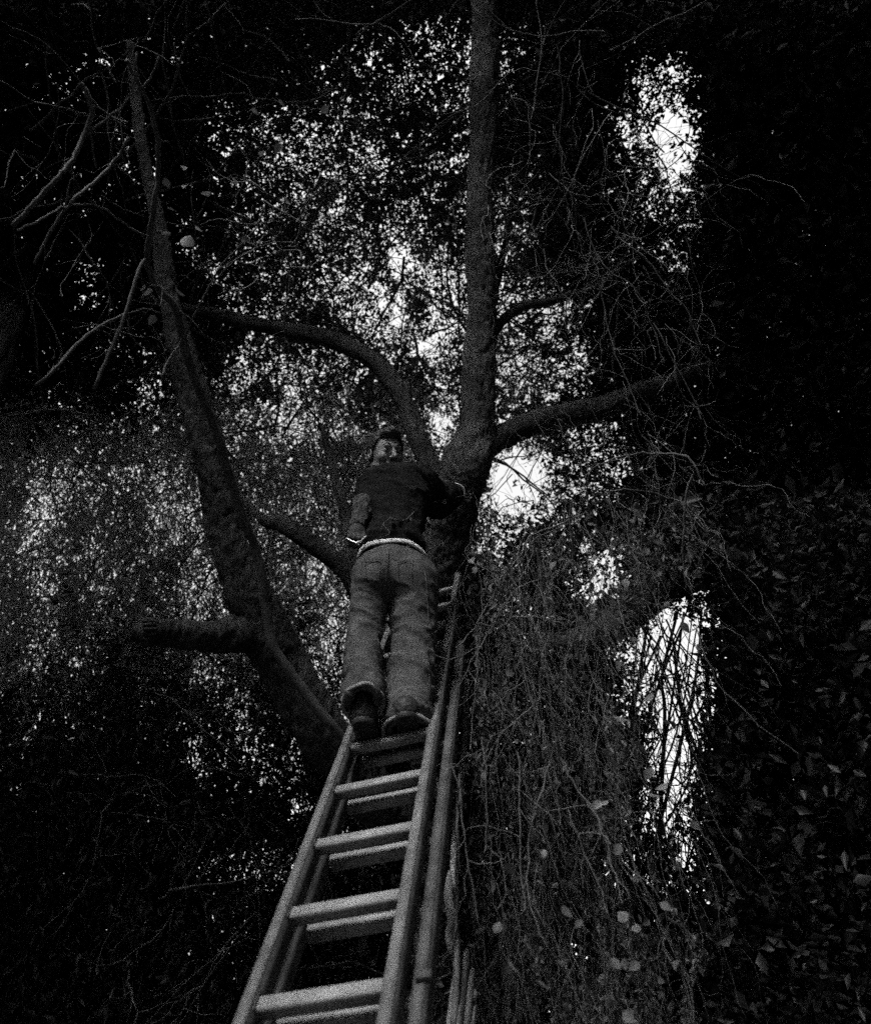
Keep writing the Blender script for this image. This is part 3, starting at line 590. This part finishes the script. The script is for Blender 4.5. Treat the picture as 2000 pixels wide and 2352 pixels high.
for k in range(130):
    leaf_at(U(rng.uniform(1070, 1600), rng.uniform(1250, 2340), rng.uniform(3.0, 4.4)), rng.uniform(.025, .055), vine, vb)

# ------------------------------------------------------------------ pale leafless sapling, upper left, close to the camera
bb = U(800, 1712, 4.35)*np.array([1, 1, 0])
bare = empty('bare_sapling', bb, 'pale leafless sapling whose branches spread across the upper left, out of focus', 'sapling')
BS = [([(800,1712,4.45),(740,1640,4.4),(680,1560,4.4),(630,1485,4.4),(612,1410,4.4),(600,1320,4.4),(588,1259,4.4),(561,1198,4.35),(525,1086,4.3),(490,978,4.2),(459,902,4.1),(428,810,4.0),(403,709,3.9),(357,653,3.8),(339,592,3.7),(347,520,3.6),(357,459,3.5),(365,398,3.5),(362,316,3.4),(347,255,3.4),(326,204,3.35),(291,138,3.3)],.024,.006),
 ([(339,592,3.7),(320,620,3.65),(291,714,3.55),(265,780,3.5),(217,893,3.4)],.009,.0075),([(291,719,3.55),(230,750,3.5),(179,790,3.4),(117,857,3.3),(82,887,3.3)],.007,.006),
 ([(291,721,3.55),(337,709,3.6),(372,722,3.6)],.004,.003),([(372,867,3.8),(388,826,3.85),(418,782,3.9),(444,729,3.85),(490,643,3.8),(510,607,3.75),(561,556,3.7),(592,520,3.7)],.006,.003),
 ([(490,650,3.8),(540,597,3.75),(612,561,3.7),(678,556,3.7)],.0045,.002),([(561,556,3.7),(575,510,3.7),(582,470,3.7)],.003,.0018),
 ([(185,190,3.0),(199,214,3.0),(212,255,3.0),(196,306,3.0),(168,367,2.95),(128,413,2.9),(82,464,2.9),(30,520,2.9)],.008,.007),
 ([(296,316,3.3),(265,367,3.3),(214,423,3.2),(173,454,3.1),(122,525,3.1),(79,607,3.1)],.006,.005),([(40,530,3.0),(82,510,3.0),(153,474,3.1),(224,474,3.15),(275,505,3.2),(311,530,3.4),(345,545,3.6)],.004,.003),
 ([(600,460,3.7),(673,500,3.6),(714,530,3.6),(770,576,3.6)],.0035,.0025),([(210,290,3.0),(213,340,3.0),(222,385,3.0)],.004,.003),([(326,204,3.35),(350,170,3.3),(365,130,3.3)],.004,.002),
 ([(403,709,3.9),(440,735,3.9),(470,770,3.9)],.005,.002),([(362,320,3.4),(390,328,3.4)],.004,.002),([(200,310,3.0),(250,270,3.0),(300,220,3.0),(315,120,3.0)],.004,.003),
 ([(296,720,3.55),(300,770,3.55),(330,800,3.55),(342,820,3.55)],.003,.002),([(597,500,3.7),(640,560,3.7),(665,600,3.7)],.003,.002),([(545,600,3.75),(600,610,3.7),(620,590,3.7)],.003,.002),
 ([(400,100,3.3),(410,160,3.3),(430,210,3.3),(450,240,3.3)],.003,.002),([(150,480,3.1),(160,420,3.1),(180,400,3.1)],.003,.002)]
for k, (pts, r0, r1) in enumerate(BS):
    C = catmull(np.array([U(*p) for p in pts]), 6); C[1:-1] += rng.normal(size=(len(C)-2, 3))*.0015
    rr = np.linspace(r0, r1, len(C)) if k else np.interp(np.arange(len(C))/len(C), [0, .5, .62, 1], [.027, .022, .013, .006])
    link_mesh('stem' if k == 0 else 'branch', *tube(C, rr, 10 if k == 0 else 6, .16, True, k), M['bare'], bare, bb)
put_twigs('twigs', twigs(14, 80, 480, 80, 800, 3.0, 3.8, one, .0025, 10, .05, .2, None, 3, 3), M['bare'], bare, bb)
put_twigs('twigs', twigs(14, 530, 760, 430, 640, 3.5, 3.8, one, .003, 9, .04, .25, None, 3, 4), M['bare'], bare, bb)
for x, y, s in [(755,940,44),(860,1060,70),(885,1015,40),(690,1310,50),(655,1300,44),(700,1420,46),(790,1290,54),(740,800,40),(770,1050,36),(830,750,36),(720,1040,40),(940,885,50),(1040,795,50),(1250,455,40),(1270,645,46),(1090,1075,36),(1480,480,40),(1130,495,40),(1290,900,30),(1190,690,34),(840,835,40)]:
    leaf_at(U(x*.51, y*.51, rng.uniform(3.0, 3.5)), s*.51/F*3.3*1.1, bare, bb)

# ------------------------------------------------------------------ the man
mb = P0 + np.array([.02, -.06, .02])
man = empty('person', mb, 'man in dark sweater and pale trousers standing on the ladder, looking down over his shoulder', 'person')
w_c = Wp(900, 1300, 2.76)[0]
chest = Wp(904, 1160, 2.80); sR = Wp(958, 1118, 2.84); sLft = Wp(858, 1118, 2.80)
elR = Wp(1003, 1152, 3.00); haR = Wp(1046, 1133, 3.22); elL = Wp(833, 1172, 2.72); haL = Wp(820, 1222, 2.70)
hcen = Wp(886, 1046, 2.80); neck = Wp(893, 1092, 2.82)
wst = np.array([w_c, 2.77, 4.10])
# trousers
hipL = np.array([w_c-.085, 2.72, 3.98]); hipR = np.array([w_c+.080, 2.74, 3.98])
knL = Wp(833, 1468, 2.74); anL = Wp(834, 1606, 2.60); knR = Wp(948, 1480, 2.76); anR = Wp(938, 1665, 2.67)
def trousers(P):
    s = ell(P, [w_c, 2.745, 3.97], (.170, .135, .155))
    s = smin(s, ell(P, [w_c-.07, 2.66, 3.90], (.09, .08, .10)), .05); s = smin(s, ell(P, [w_c+.075, 2.68, 3.90], (.095, .08, .10)), .05)
    L = smin(cone(P, hipL+[0, 0, -.05], knL, .092, .062), cone(P, knL, anL+[0, 0, .02], .060, .070), .03)
    R = smin(cone(P, hipR+[.01, 0, -.05], knR, .116, .084), cone(P, knR, anR+[0, 0, .02], .082, .090), .03)
    s = smin(s, np.minimum(L, R), .03)
    s = np.maximum(s, P[..., 2]-4.085)                                    # cut at the waist
    for a_, b_, r_ in ((Wp(900, 1335, 2.58), Wp(868, 1378, 2.60), .014), (Wp(868, 1378, 2.60), Wp(880, 1405, 2.64), .016), (Wp(800, 1340, 2.62), Wp(852, 1392, 2.60), .018), (Wp(905, 1412, 2.64), Wp(985, 1400, 2.66), .012)):
        s = -smin(-s, cone(P, a_, b_, r_, r_*.8), .02)
    for a_, r_ in ((anL, .060), (anR, .074)): s = np.maximum(s, -cone(P, a_+[0, 0, -.12], a_+[0, 0, .03], r_, r_-.012))
    cl = anL[2]-.025-.45*(P[..., 1]-anL[1]); cr = anR[2]-.045-.30*(P[..., 1]-anR[1])
    s = np.where(P[..., 0] < (anL[0]+anR[0])/2, np.maximum(s, cl-P[..., 2]), np.maximum(s, cr-P[..., 2]))
    return s
def wrinkle(V, Fq, amp, scale, seed, amp2=0, sc2=(.02, .02, .02)):
    N = vnormals(V, Fq); Vs = V+20+V[:, :1]*np.array([[0, 0, .45]]); n = np.clip(1-np.abs(noise3(Vs, scale, seed, 2)*2-1)*2.4, -.6, 1); d = amp*(n*np.abs(n)-.15)
    if amp2: m2 = np.clip(1-np.abs(noise3(Vs+40, sc2, seed+1, 2)*2-1)*3, -.5, 1); d = d + amp2*.6*m2*np.abs(m2)
    return V + N*d[:, None]
V, Fq = nets(trousers, (w_c-.3, 2.4, 3.13), (w_c+.36, 3.0, 4.12), .008)
low = np.clip((4.0-V[:, 2])/.4, .3, 1); V0 = V.copy(); V = wrinkle(V, Fq, .017, (.13, .13, .07), 41, .008, (.05, .05, .025)); V = V0+(V-V0)*low[:, None]
# crease of the seat running from the fork to the outer left, and bunching below the knees
link_mesh('trousers', V, Fq, M['denim'], man, mb)
def surface_line(pts, name):
    d = ray(np.array([p[0] for p in pts]), np.array([p[1] for p in pts])); t = np.full(len(pts), 2.2)
    for _ in range(60): t += np.clip(trousers(EYE+d*t[:, None]), -.02, .05)*.9
    return link_mesh(name, *tube(EYE+d*(t-.010)[:, None], .0022, 4, 0), M['denim'], man, mb)
surface_line([(x, y) for x, y in zip(np.linspace(893, 884, 14), np.linspace(1268, 1352, 14))], 'seam')
surface_line([(975, 1310), (981, 1350), (983, 1400), (985, 1450), (984, 1500), (986, 1550), (988, 1600)], 'seam')
for x0, s_ in ((838, 1), (912, 1)):
    surface_line([(x0, 1292), (x0+2, 1325), (x0+16, 1340), (x0+32, 1326), (x0+36, 1290), (x0+18, 1288), (x0, 1292)], 'pocket_seam')
def hem(c, rx, ry, rz, tilt, mat, name, th=.009, ht=.016, seed=0):
    a = np.linspace(0, 2*np.pi, 49)[:-1]; g = np.random.default_rng(seed); pv = []
    ring = np.stack([c[0]+rx*np.cos(a), c[1]+ry*np.sin(a), c[2]+tilt*np.cos(a)+rz*np.sin(a)+.004*np.sin(5*a+seed)], 1)
    prof = [(0, -ht), (th, -ht*.7), (th, ht*.7), (0, ht), (-th, ht*.5), (-th, -ht*.5)]
    V = []
    for i in range(48):
        o = np.array([math.cos(a[i]), math.sin(a[i]), 0])
        for u, v in prof: V.append(ring[i]+o*u+np.array([0, 0, v]))
    k = 6; Fq = [[i*k+j, ((i+1) % 48)*k+j, ((i+1) % 48)*k+(j+1) % k, i*k+(j+1) % k] for i in range(48) for j in range(k)]
    return link_mesh(name, V, Fq, mat, man, mb)
hem([w_c, 2.755, 4.085], .152, .122, .0, -.004, M['pale_cloth'], 'shirt_hem', .006, .014, 1)
hem([anL[0], anL[1], anL[2]-.018], .074, .074, -.033, .003, M['hemcloth'], 'trouser_hem', .006, .008, 2)
hem([anR[0], anR[1], anR[2]-.038], .092, .090, -.027, -.004, M['hemcloth'], 'trouser_hem', .006, .008, 3)
# sweater
def sweater(P):
    s = ell(P, [w_c+.0, 2.775, 4.20], (.148, .120, .13))
    s = smin(s, ell(P, chest+[0, .0, -.06], (.148, .120, .23)), .06)
    s = smin(s, ell(P, chest+[.015, .0, .055], (.172, .125, .14)), .05)
    s = smin(s, cone(P, sLft+[.02, 0, 0], sR+[-.01, 0, 0], .080, .088), .05); s = smin(s, cone(P, Wp(880, 1100, 2.74), Wp(935, 1100, 2.76), .062, .078), .05)
    s = smin(s, smin(cone(P, sR, elR, .104, .086), cone(P, elR, haR+(elR-haR)*.22, .084, .062), .03), .05)
    s = smin(s, cone(P, sLft+[-.01, 0, -.01], elL, .066, .050), .04)
    s = smin(s, cone(P, neck+[0, 0, -.07], neck+[0, 0, -.005], .085, .068), .04)
    return np.maximum(s, 4.10-P[..., 2])
V, Fq = nets(sweater, (w_c-.32, 2.5, 4.06), (w_c+.62, 3.35, 4.98), .0085)
V = wrinkle(V, Fq, .014, (.12, .12, .06), 51, .008, (.03, .03, .03)); link_mesh('sweater', V, Fq, M['cloth_dark'], man, mb)
# head and body
fd = np.array([.36, -.70, -.56]); fd /= np.linalg.norm(fd); upv = np.array([-.02, -.45, .85]); upv -= fd*(upv@fd); upv /= np.linalg.norm(upv); rt = np.cross(fd, upv)
HR = np.array([rt, fd, upv])
HS = 1.08
def to_head(P): return (P-hcen)@HR.T/HS
def head(Q):
    s = ell(Q, (0, -.012, .028), (.074, .094, .088))
    s = smin(s, ell(Q, (0, .022, -.030), (.060, .066, .082)), .03)
    s = smin(s, ell(Q, (0, .058, -.090), (.028, .024, .020)), .025)
    for x in (-1, 1):
        s = smin(s, ell(Q, (x*.040, .060, -.022), (.022, .022, .022)), .02)
        s = smin(s, cone(Q, (x*.050, -.005, -.055), (x*.025, .05, -.088), .020, .018), .02)
    s = smin(s, cone(Q, (-.032, .082, .028), (.032, .082, .028), .011, .011), .014)
    for x in (-1, 1):
        s = -smin(-s, -(-(np.linalg.norm(Q-np.array([x*.031, .098, .006]), axis=-1)-.020))*-1, .001) if False else np.maximum(s, -(np.linalg.norm(Q-np.array([x*.031, .103, .004]), axis=-1)-.021))
        s = smin(s, np.linalg.norm(Q-np.array([x*.031, .074, .006]), axis=-1)-.0135, .004)
    s = smin(s, cone(Q, (0, .086, .016), (0, .112, -.026), .008, .013), .010)
    for x in (-1, 1): s = smin(s, np.linalg.norm(Q-np.array([x*.012, .098, -.030]), axis=-1)-.009, .006)
    s = smin(s, cone(Q, (-.020, .084, -.054), (.020, .084, -.054), .006, .006), .008)
    s = smin(s, cone(Q, (-.016, .082, -.066), (.016, .082, -.066), .008, .008), .006)
    s = np.maximum(s, -(cone(Q, (-.024, .095, -.060), (.024, .095, -.060), .0035, .0035)))
    for x in (-1, 1):
        e = ell(Q, (x*.078, -.008, .0), (.010, .021, .032)); e = np.maximum(e, -ell(Q, (x*.088, -.004, .002), (.008, .012, .018))); s = smin(s, e, .006)
    return s
def headw(P):
    Q = to_head(P); return smin(head(Q), cone(P, hcen+HR.T@np.array([0, -.025, -.06]), neck+[0, 0, -.06], .055, .060), .02)
V1, F1 = nets(headw, hcen-.17, hcen+.165, .0032)
def fingers(P, pts, r0, r1):
    s = 9.
    for ch in pts:
        for k in range(len(ch)-1):
            ra = r0+(r1-r0)*k/(len(ch)-1); rb = r0+(r1-r0)*(k+1)/(len(ch)-1); s = smin(np.full(P.shape[:-1], 9.) if np.isscalar(s) else s, cone(P, ch[k], ch[k+1], ra, rb), .004)
    return s
# torso, legs and bare left forearm inside the clothes
def bodyf(P):
    s = ell(P, chest+[0, 0, -.03], (.12, .09, .24)); s = smin(s, ell(P, [w_c, 2.76, 4.02], (.13, .10, .14)), .06)
    s = smin(s, cone(P, sLft+[.02, 0, 0], sR, .05, .06), .04); s = smin(s, cone(P, neck+[0, 0, -.1], neck+[0, 0, -.03], .06, .055), .03)
    s = smin(s, cone(P, sR, elR, .05, .042), .03); s = smin(s, cone(P, elR, haR, .042, .028), .02)
    s = smin(s, cone(P, sLft, elL, .045, .038), .03); s = smin(s, cone(P, elL+[0, 0, .02], haL, .043, .027), .02)
    for h, k, a in ((hipL, knL, anL), (hipR, knR, anR)): s = smin(s, smin(cone(P, h, k, .07, .052), cone(P, k, a+[0, .035, .02], .05, .028), .02), .03)
    return s
V2, F2 = nets(bodyf, (w_c-.3, 2.45, 3.13), (w_c+.6, 3.4, 4.85), .011)
V, Fq = join([(V1, F1), (V2, F2)]); body = link_mesh('body', V, Fq, M['skin'], man, mb)
def hair(P):
    Q = to_head(P); s = ell(Q, (0, -.016, .034), (.085, .103, .097))
    s = smin(s, ell(Q, (.0, .055, .100), (.048, .038, .026)), .02)
    line = .052+.045*np.clip((Q[..., 2]-.02)/.08, -1.2, 1)*1.0                 # hairline: further forward on top
    s = np.maximum(s, Q[..., 1]-np.where(Q[..., 2] > .072, .2, np.minimum(line, .012+.5*np.clip(Q[..., 2]+.0, 0, .08))))
    s = np.maximum(s, -.035-.55*np.clip(-Q[..., 1], 0, .09)-Q[..., 2]); return s
V, Fq = nets(hair, hcen-.17, hcen+.17, .0035); V = wrinkle(V, Fq, .005, (.02, .02, .012), 61); link_mesh('hair', V, Fq, M['hair'], man, mb)
for x in (-1, 1):
    e = hcen + HS*HR.T@np.array([x*.031, .0765, .006]); V, Fq = nets(lambda P: np.linalg.norm(P-e, axis=-1)-.0122, e-.016, e+.016, .002); eye = link_mesh('eye', V, Fq, M['eye'], man, mb)
    e2 = hcen + HS*HR.T@np.array([x*.031+.003, .0845, .003]); V, Fq = nets(lambda P: np.linalg.norm(P-e2, axis=-1)-.0072, e2-.011, e2+.011, .0014); link_mesh('iris', V, Fq, M['iris'], man, mb)
    bq = [hcen+HS*HR.T@np.array([x*(.014+.034*t), .094-.020*t*t, .032+.008*math.sin(t*3.1)]) for t in np.linspace(0, 1, 7)]
    link_mesh('eyebrow', *tube(np.array(bq), np.array([.0015, .003, .0035, .0035, .003, .002, .001]), 6, .2, True, 3), M['hair'], man, mb)
def slv(P):
    s = smin(cone(P, elL+[0, .0, .04], elL+[-.004, 0, -.01], .045, .043), cone(P, elL+[-.004, 0, -.01], haL+[0, 0, .035], .042, .034), .03); return np.maximum(s, haL[2]+.03-P[..., 2])
V, Fq = nets(slv, np.minimum(elL, haL)-.1, np.maximum(elL, haL)+.12, .005); V = wrinkle(V, Fq, .010, (.025, .025, .09), 55, .005); link_mesh('sleeve', V, Fq, M['sleeve'], man, mb)
# gloved right hand closed round the trunk, pale cuff
vd = (haR-EYE)/np.linalg.norm(haR-EYE); fw = np.array([.55, .80, .10]); fw /= np.linalg.norm(fw); hu = np.array([-.1, -.15, 1.]); hu -= fw*(hu@fw); hu /= np.linalg.norm(hu); hs = np.cross(fw, hu)
HG = haR
def gp(f, u, s): return HG + fw*f + hu*u + hs*s
chs = []
for i, (u, ln) in enumerate(((.034, .95), (.012, 1.05), (-.011, 1.0), (-.033, .82))):
    chs.append([gp(.035, u, 0), gp(.035+.038*ln, u*1.1, .008), gp(.050+.048*ln, u*1.15, .034*ln+.004), gp(.040+.040*ln, u*1.1, .055*ln)])
chs.append([gp(-.01, .030, .0), gp(.020, .062, .012), gp(.045, .074, .030), gp(.060, .070, .045)])
def gl(P): return smin(fingers(P, chs, .0125, .0095), smin(ell(P, gp(.005, 0, 0), (.05, .045, .045)), cone(P, gp(-.055, 0, -.004), gp(0, 0, 0), .038, .034), .02), .01)
V, Fq = nets(gl, HG-.15, HG+.16, .0035); link_mesh('glove', V, Fq, M['glove'], man, mb)
cf = [HG + vd*-.062 + (np.array([1, 0, 0])*math.cos(a) + np.array([0, -SP, CP])*-0*1 + np.array([0, -.72, .69])*math.sin(a))*.047 + np.array([.004, 0, .006]) for a in np.linspace(-.5, 2.75, 24)]
link_mesh('glove_cuff', *tube(np.array(cf), np.interp(np.arange(24), [0, 8, 16, 23], [.003, .007, .008, .003]), 8, .05), M['pale_cloth'], man, mb)
# lowered left hand in a glove, holding the tool
HL = haL; chl = []
for i, (u, ln) in enumerate(((.030, .95), (.010, 1.05), (-.010, 1.0), (-.030, .82))):
    chl.append([HL+[u, -.01, -.03], HL+[u*1.1, -.022, -.030-.034*ln], HL+[u*1.1, .008, -.045-.040*ln], HL+[u, .032, -.030-.030*ln]])
chl.append([HL+[.025, .0, .0], HL+[.044, .018, -.025], HL+[.036, .038, -.045], HL+[.02, .045, -.055]])
def g2(P): return smin(fingers(P, chl, .0120, .0090), smin(ell(P, HL+[0, 0, -.012], (.040, .026, .045)), cone(P, HL+[0, 0, .05], HL, .030, .030), .02), .01)
V, Fq = nets(g2, HL-.14, HL+.12, .0035); link_mesh('glove', V, Fq, M['glove'], man, mb)
# boots: heel, toe over the rung, sole
def boot(an, toe, heel, nm):
    up = an+np.array([0, .01, .09])
    def f(P):
        s = smin(cone(P, up, heel+[0, .03, .045], .044, .040), cone(P, heel+[0, .022, .032], toe+[0, 0, .028], .040, .038), .05)
        s = smin(s, ell(P, toe+[0, -.01, .03], (.046, .06, .034)), .02); return np.maximum(s, heel[2]-P[..., 2])
    lo = np.minimum(np.minimum(up, toe), heel)-.09; hi = np.maximum(np.maximum(up, toe), heel)+.09
    V, Fq = nets(f, lo, hi, .005); V = wrinkle(V, Fq, .003, (.03, .03, .015), 71); b = link_mesh('boot', V, Fq, M['boot'], man, mb)
    ps = [cone]; 
    def s_(P): 
        s = cone(P, heel+[0, .012, 0], toe, .043, .043); return np.maximum(s, np.abs(P[..., 2]-heel[2]+.010)-.011)
    V, Fq = nets(s_, np.minimum(heel, toe)-.07, np.maximum(heel, toe)+.07, .005); o = link_mesh('sole', V, Fq, M['boot'], b, (0, 0, 0)); 
    V, = (V,); o.data.vertices.foreach_set('co', (V-mb).astype(np.float32).ravel()); o.data.update()
rz = P0[2]+.019
def on_rung(x): return P0 + LR*((x-P0[0])/LR[0])
cL = on_rung(anL[0]+.015); cR = on_rung(anR[0]-.005)
boot(anL, np.array([cL[0]+.02, cL[1]+.085, rz+.022]), np.array([anL[0], cL[1]-.10, rz+.022]), 'L')
boot(anR, np.array([cR[0]+.02, cR[1]+.10, rz+.022]), np.array([anR[0]-.01, cR[1]-.085, rz+.022]), 'R')

# ------------------------------------------------------------------ the tool in his lowered hand
tp = [Wp(795, 1236, 2.66), Wp(821, 1248, 2.65), Wp(842, 1231, 2.66)]
tl = empty('pruning_shears', tp[1], 'small hand shears with thin pale handles forming a V in his lowered hand', 'shears')
for a, b in ((tp[0], tp[1]), (tp[1], tp[2])):
    link_mesh('handle', *tube(catmull([a, (a+b)/2+np.array([0, 0, -.002]), b], 6), .0038, 8, .03), M['metal'], tl, tp[1])
d = np.array([0, .03, .05])
link_mesh('blade', *tube(catmull([tp[1], tp[1]+d*.5+[.006, 0, 0], tp[1]+d], 5), np.linspace(.006, .0012, 11), 6, 0), M['metal'], tl, tp[1])
link_mesh('pivot', *tube(np.array([tp[1]+[0, -.008, 0], tp[1]+[0, .008, 0]]), .006, 10, 0), M['metal'], tl, tp[1])
# leafy sprig caught across his sleeve
sp = [Wp(895, 1190, 2.62), Wp(930, 1195, 2.66), Wp(960, 1168, 2.74), Wp(1000, 1152, 2.84), Wp(1050, 1142, 3.0), Wp(1090, 1131, 3.1)]
spr = empty('vine_sprig', sp[0], 'thin leafy sprig crossing in front of his sleeve to the trunk', 'sprig')
C = catmull(sp, 6); link_mesh('stem', *tube(C, np.linspace(.0035, .0018, len(C)), 5, .1), M['vine'], spr, sp[0])
C2 = catmull([sp[0], Wp(880, 1205, 2.60), Wp(895, 1225, 2.60), Wp(860, 1240, 2.60), Wp(830, 1262, 2.60)], 6); link_mesh('stem', *tube(C2, .002, 4, .1), M['vine'], spr, sp[0])
for c in (C[2], C[8], C[14], C[20], C2[5], C2[16], C[1]): leaf_at(c, .035, spr, sp[0])
print('tris', sum(len(o.data.loops)-2*len(o.data.polygons) for o in sc.objects if o.type == 'MESH'))
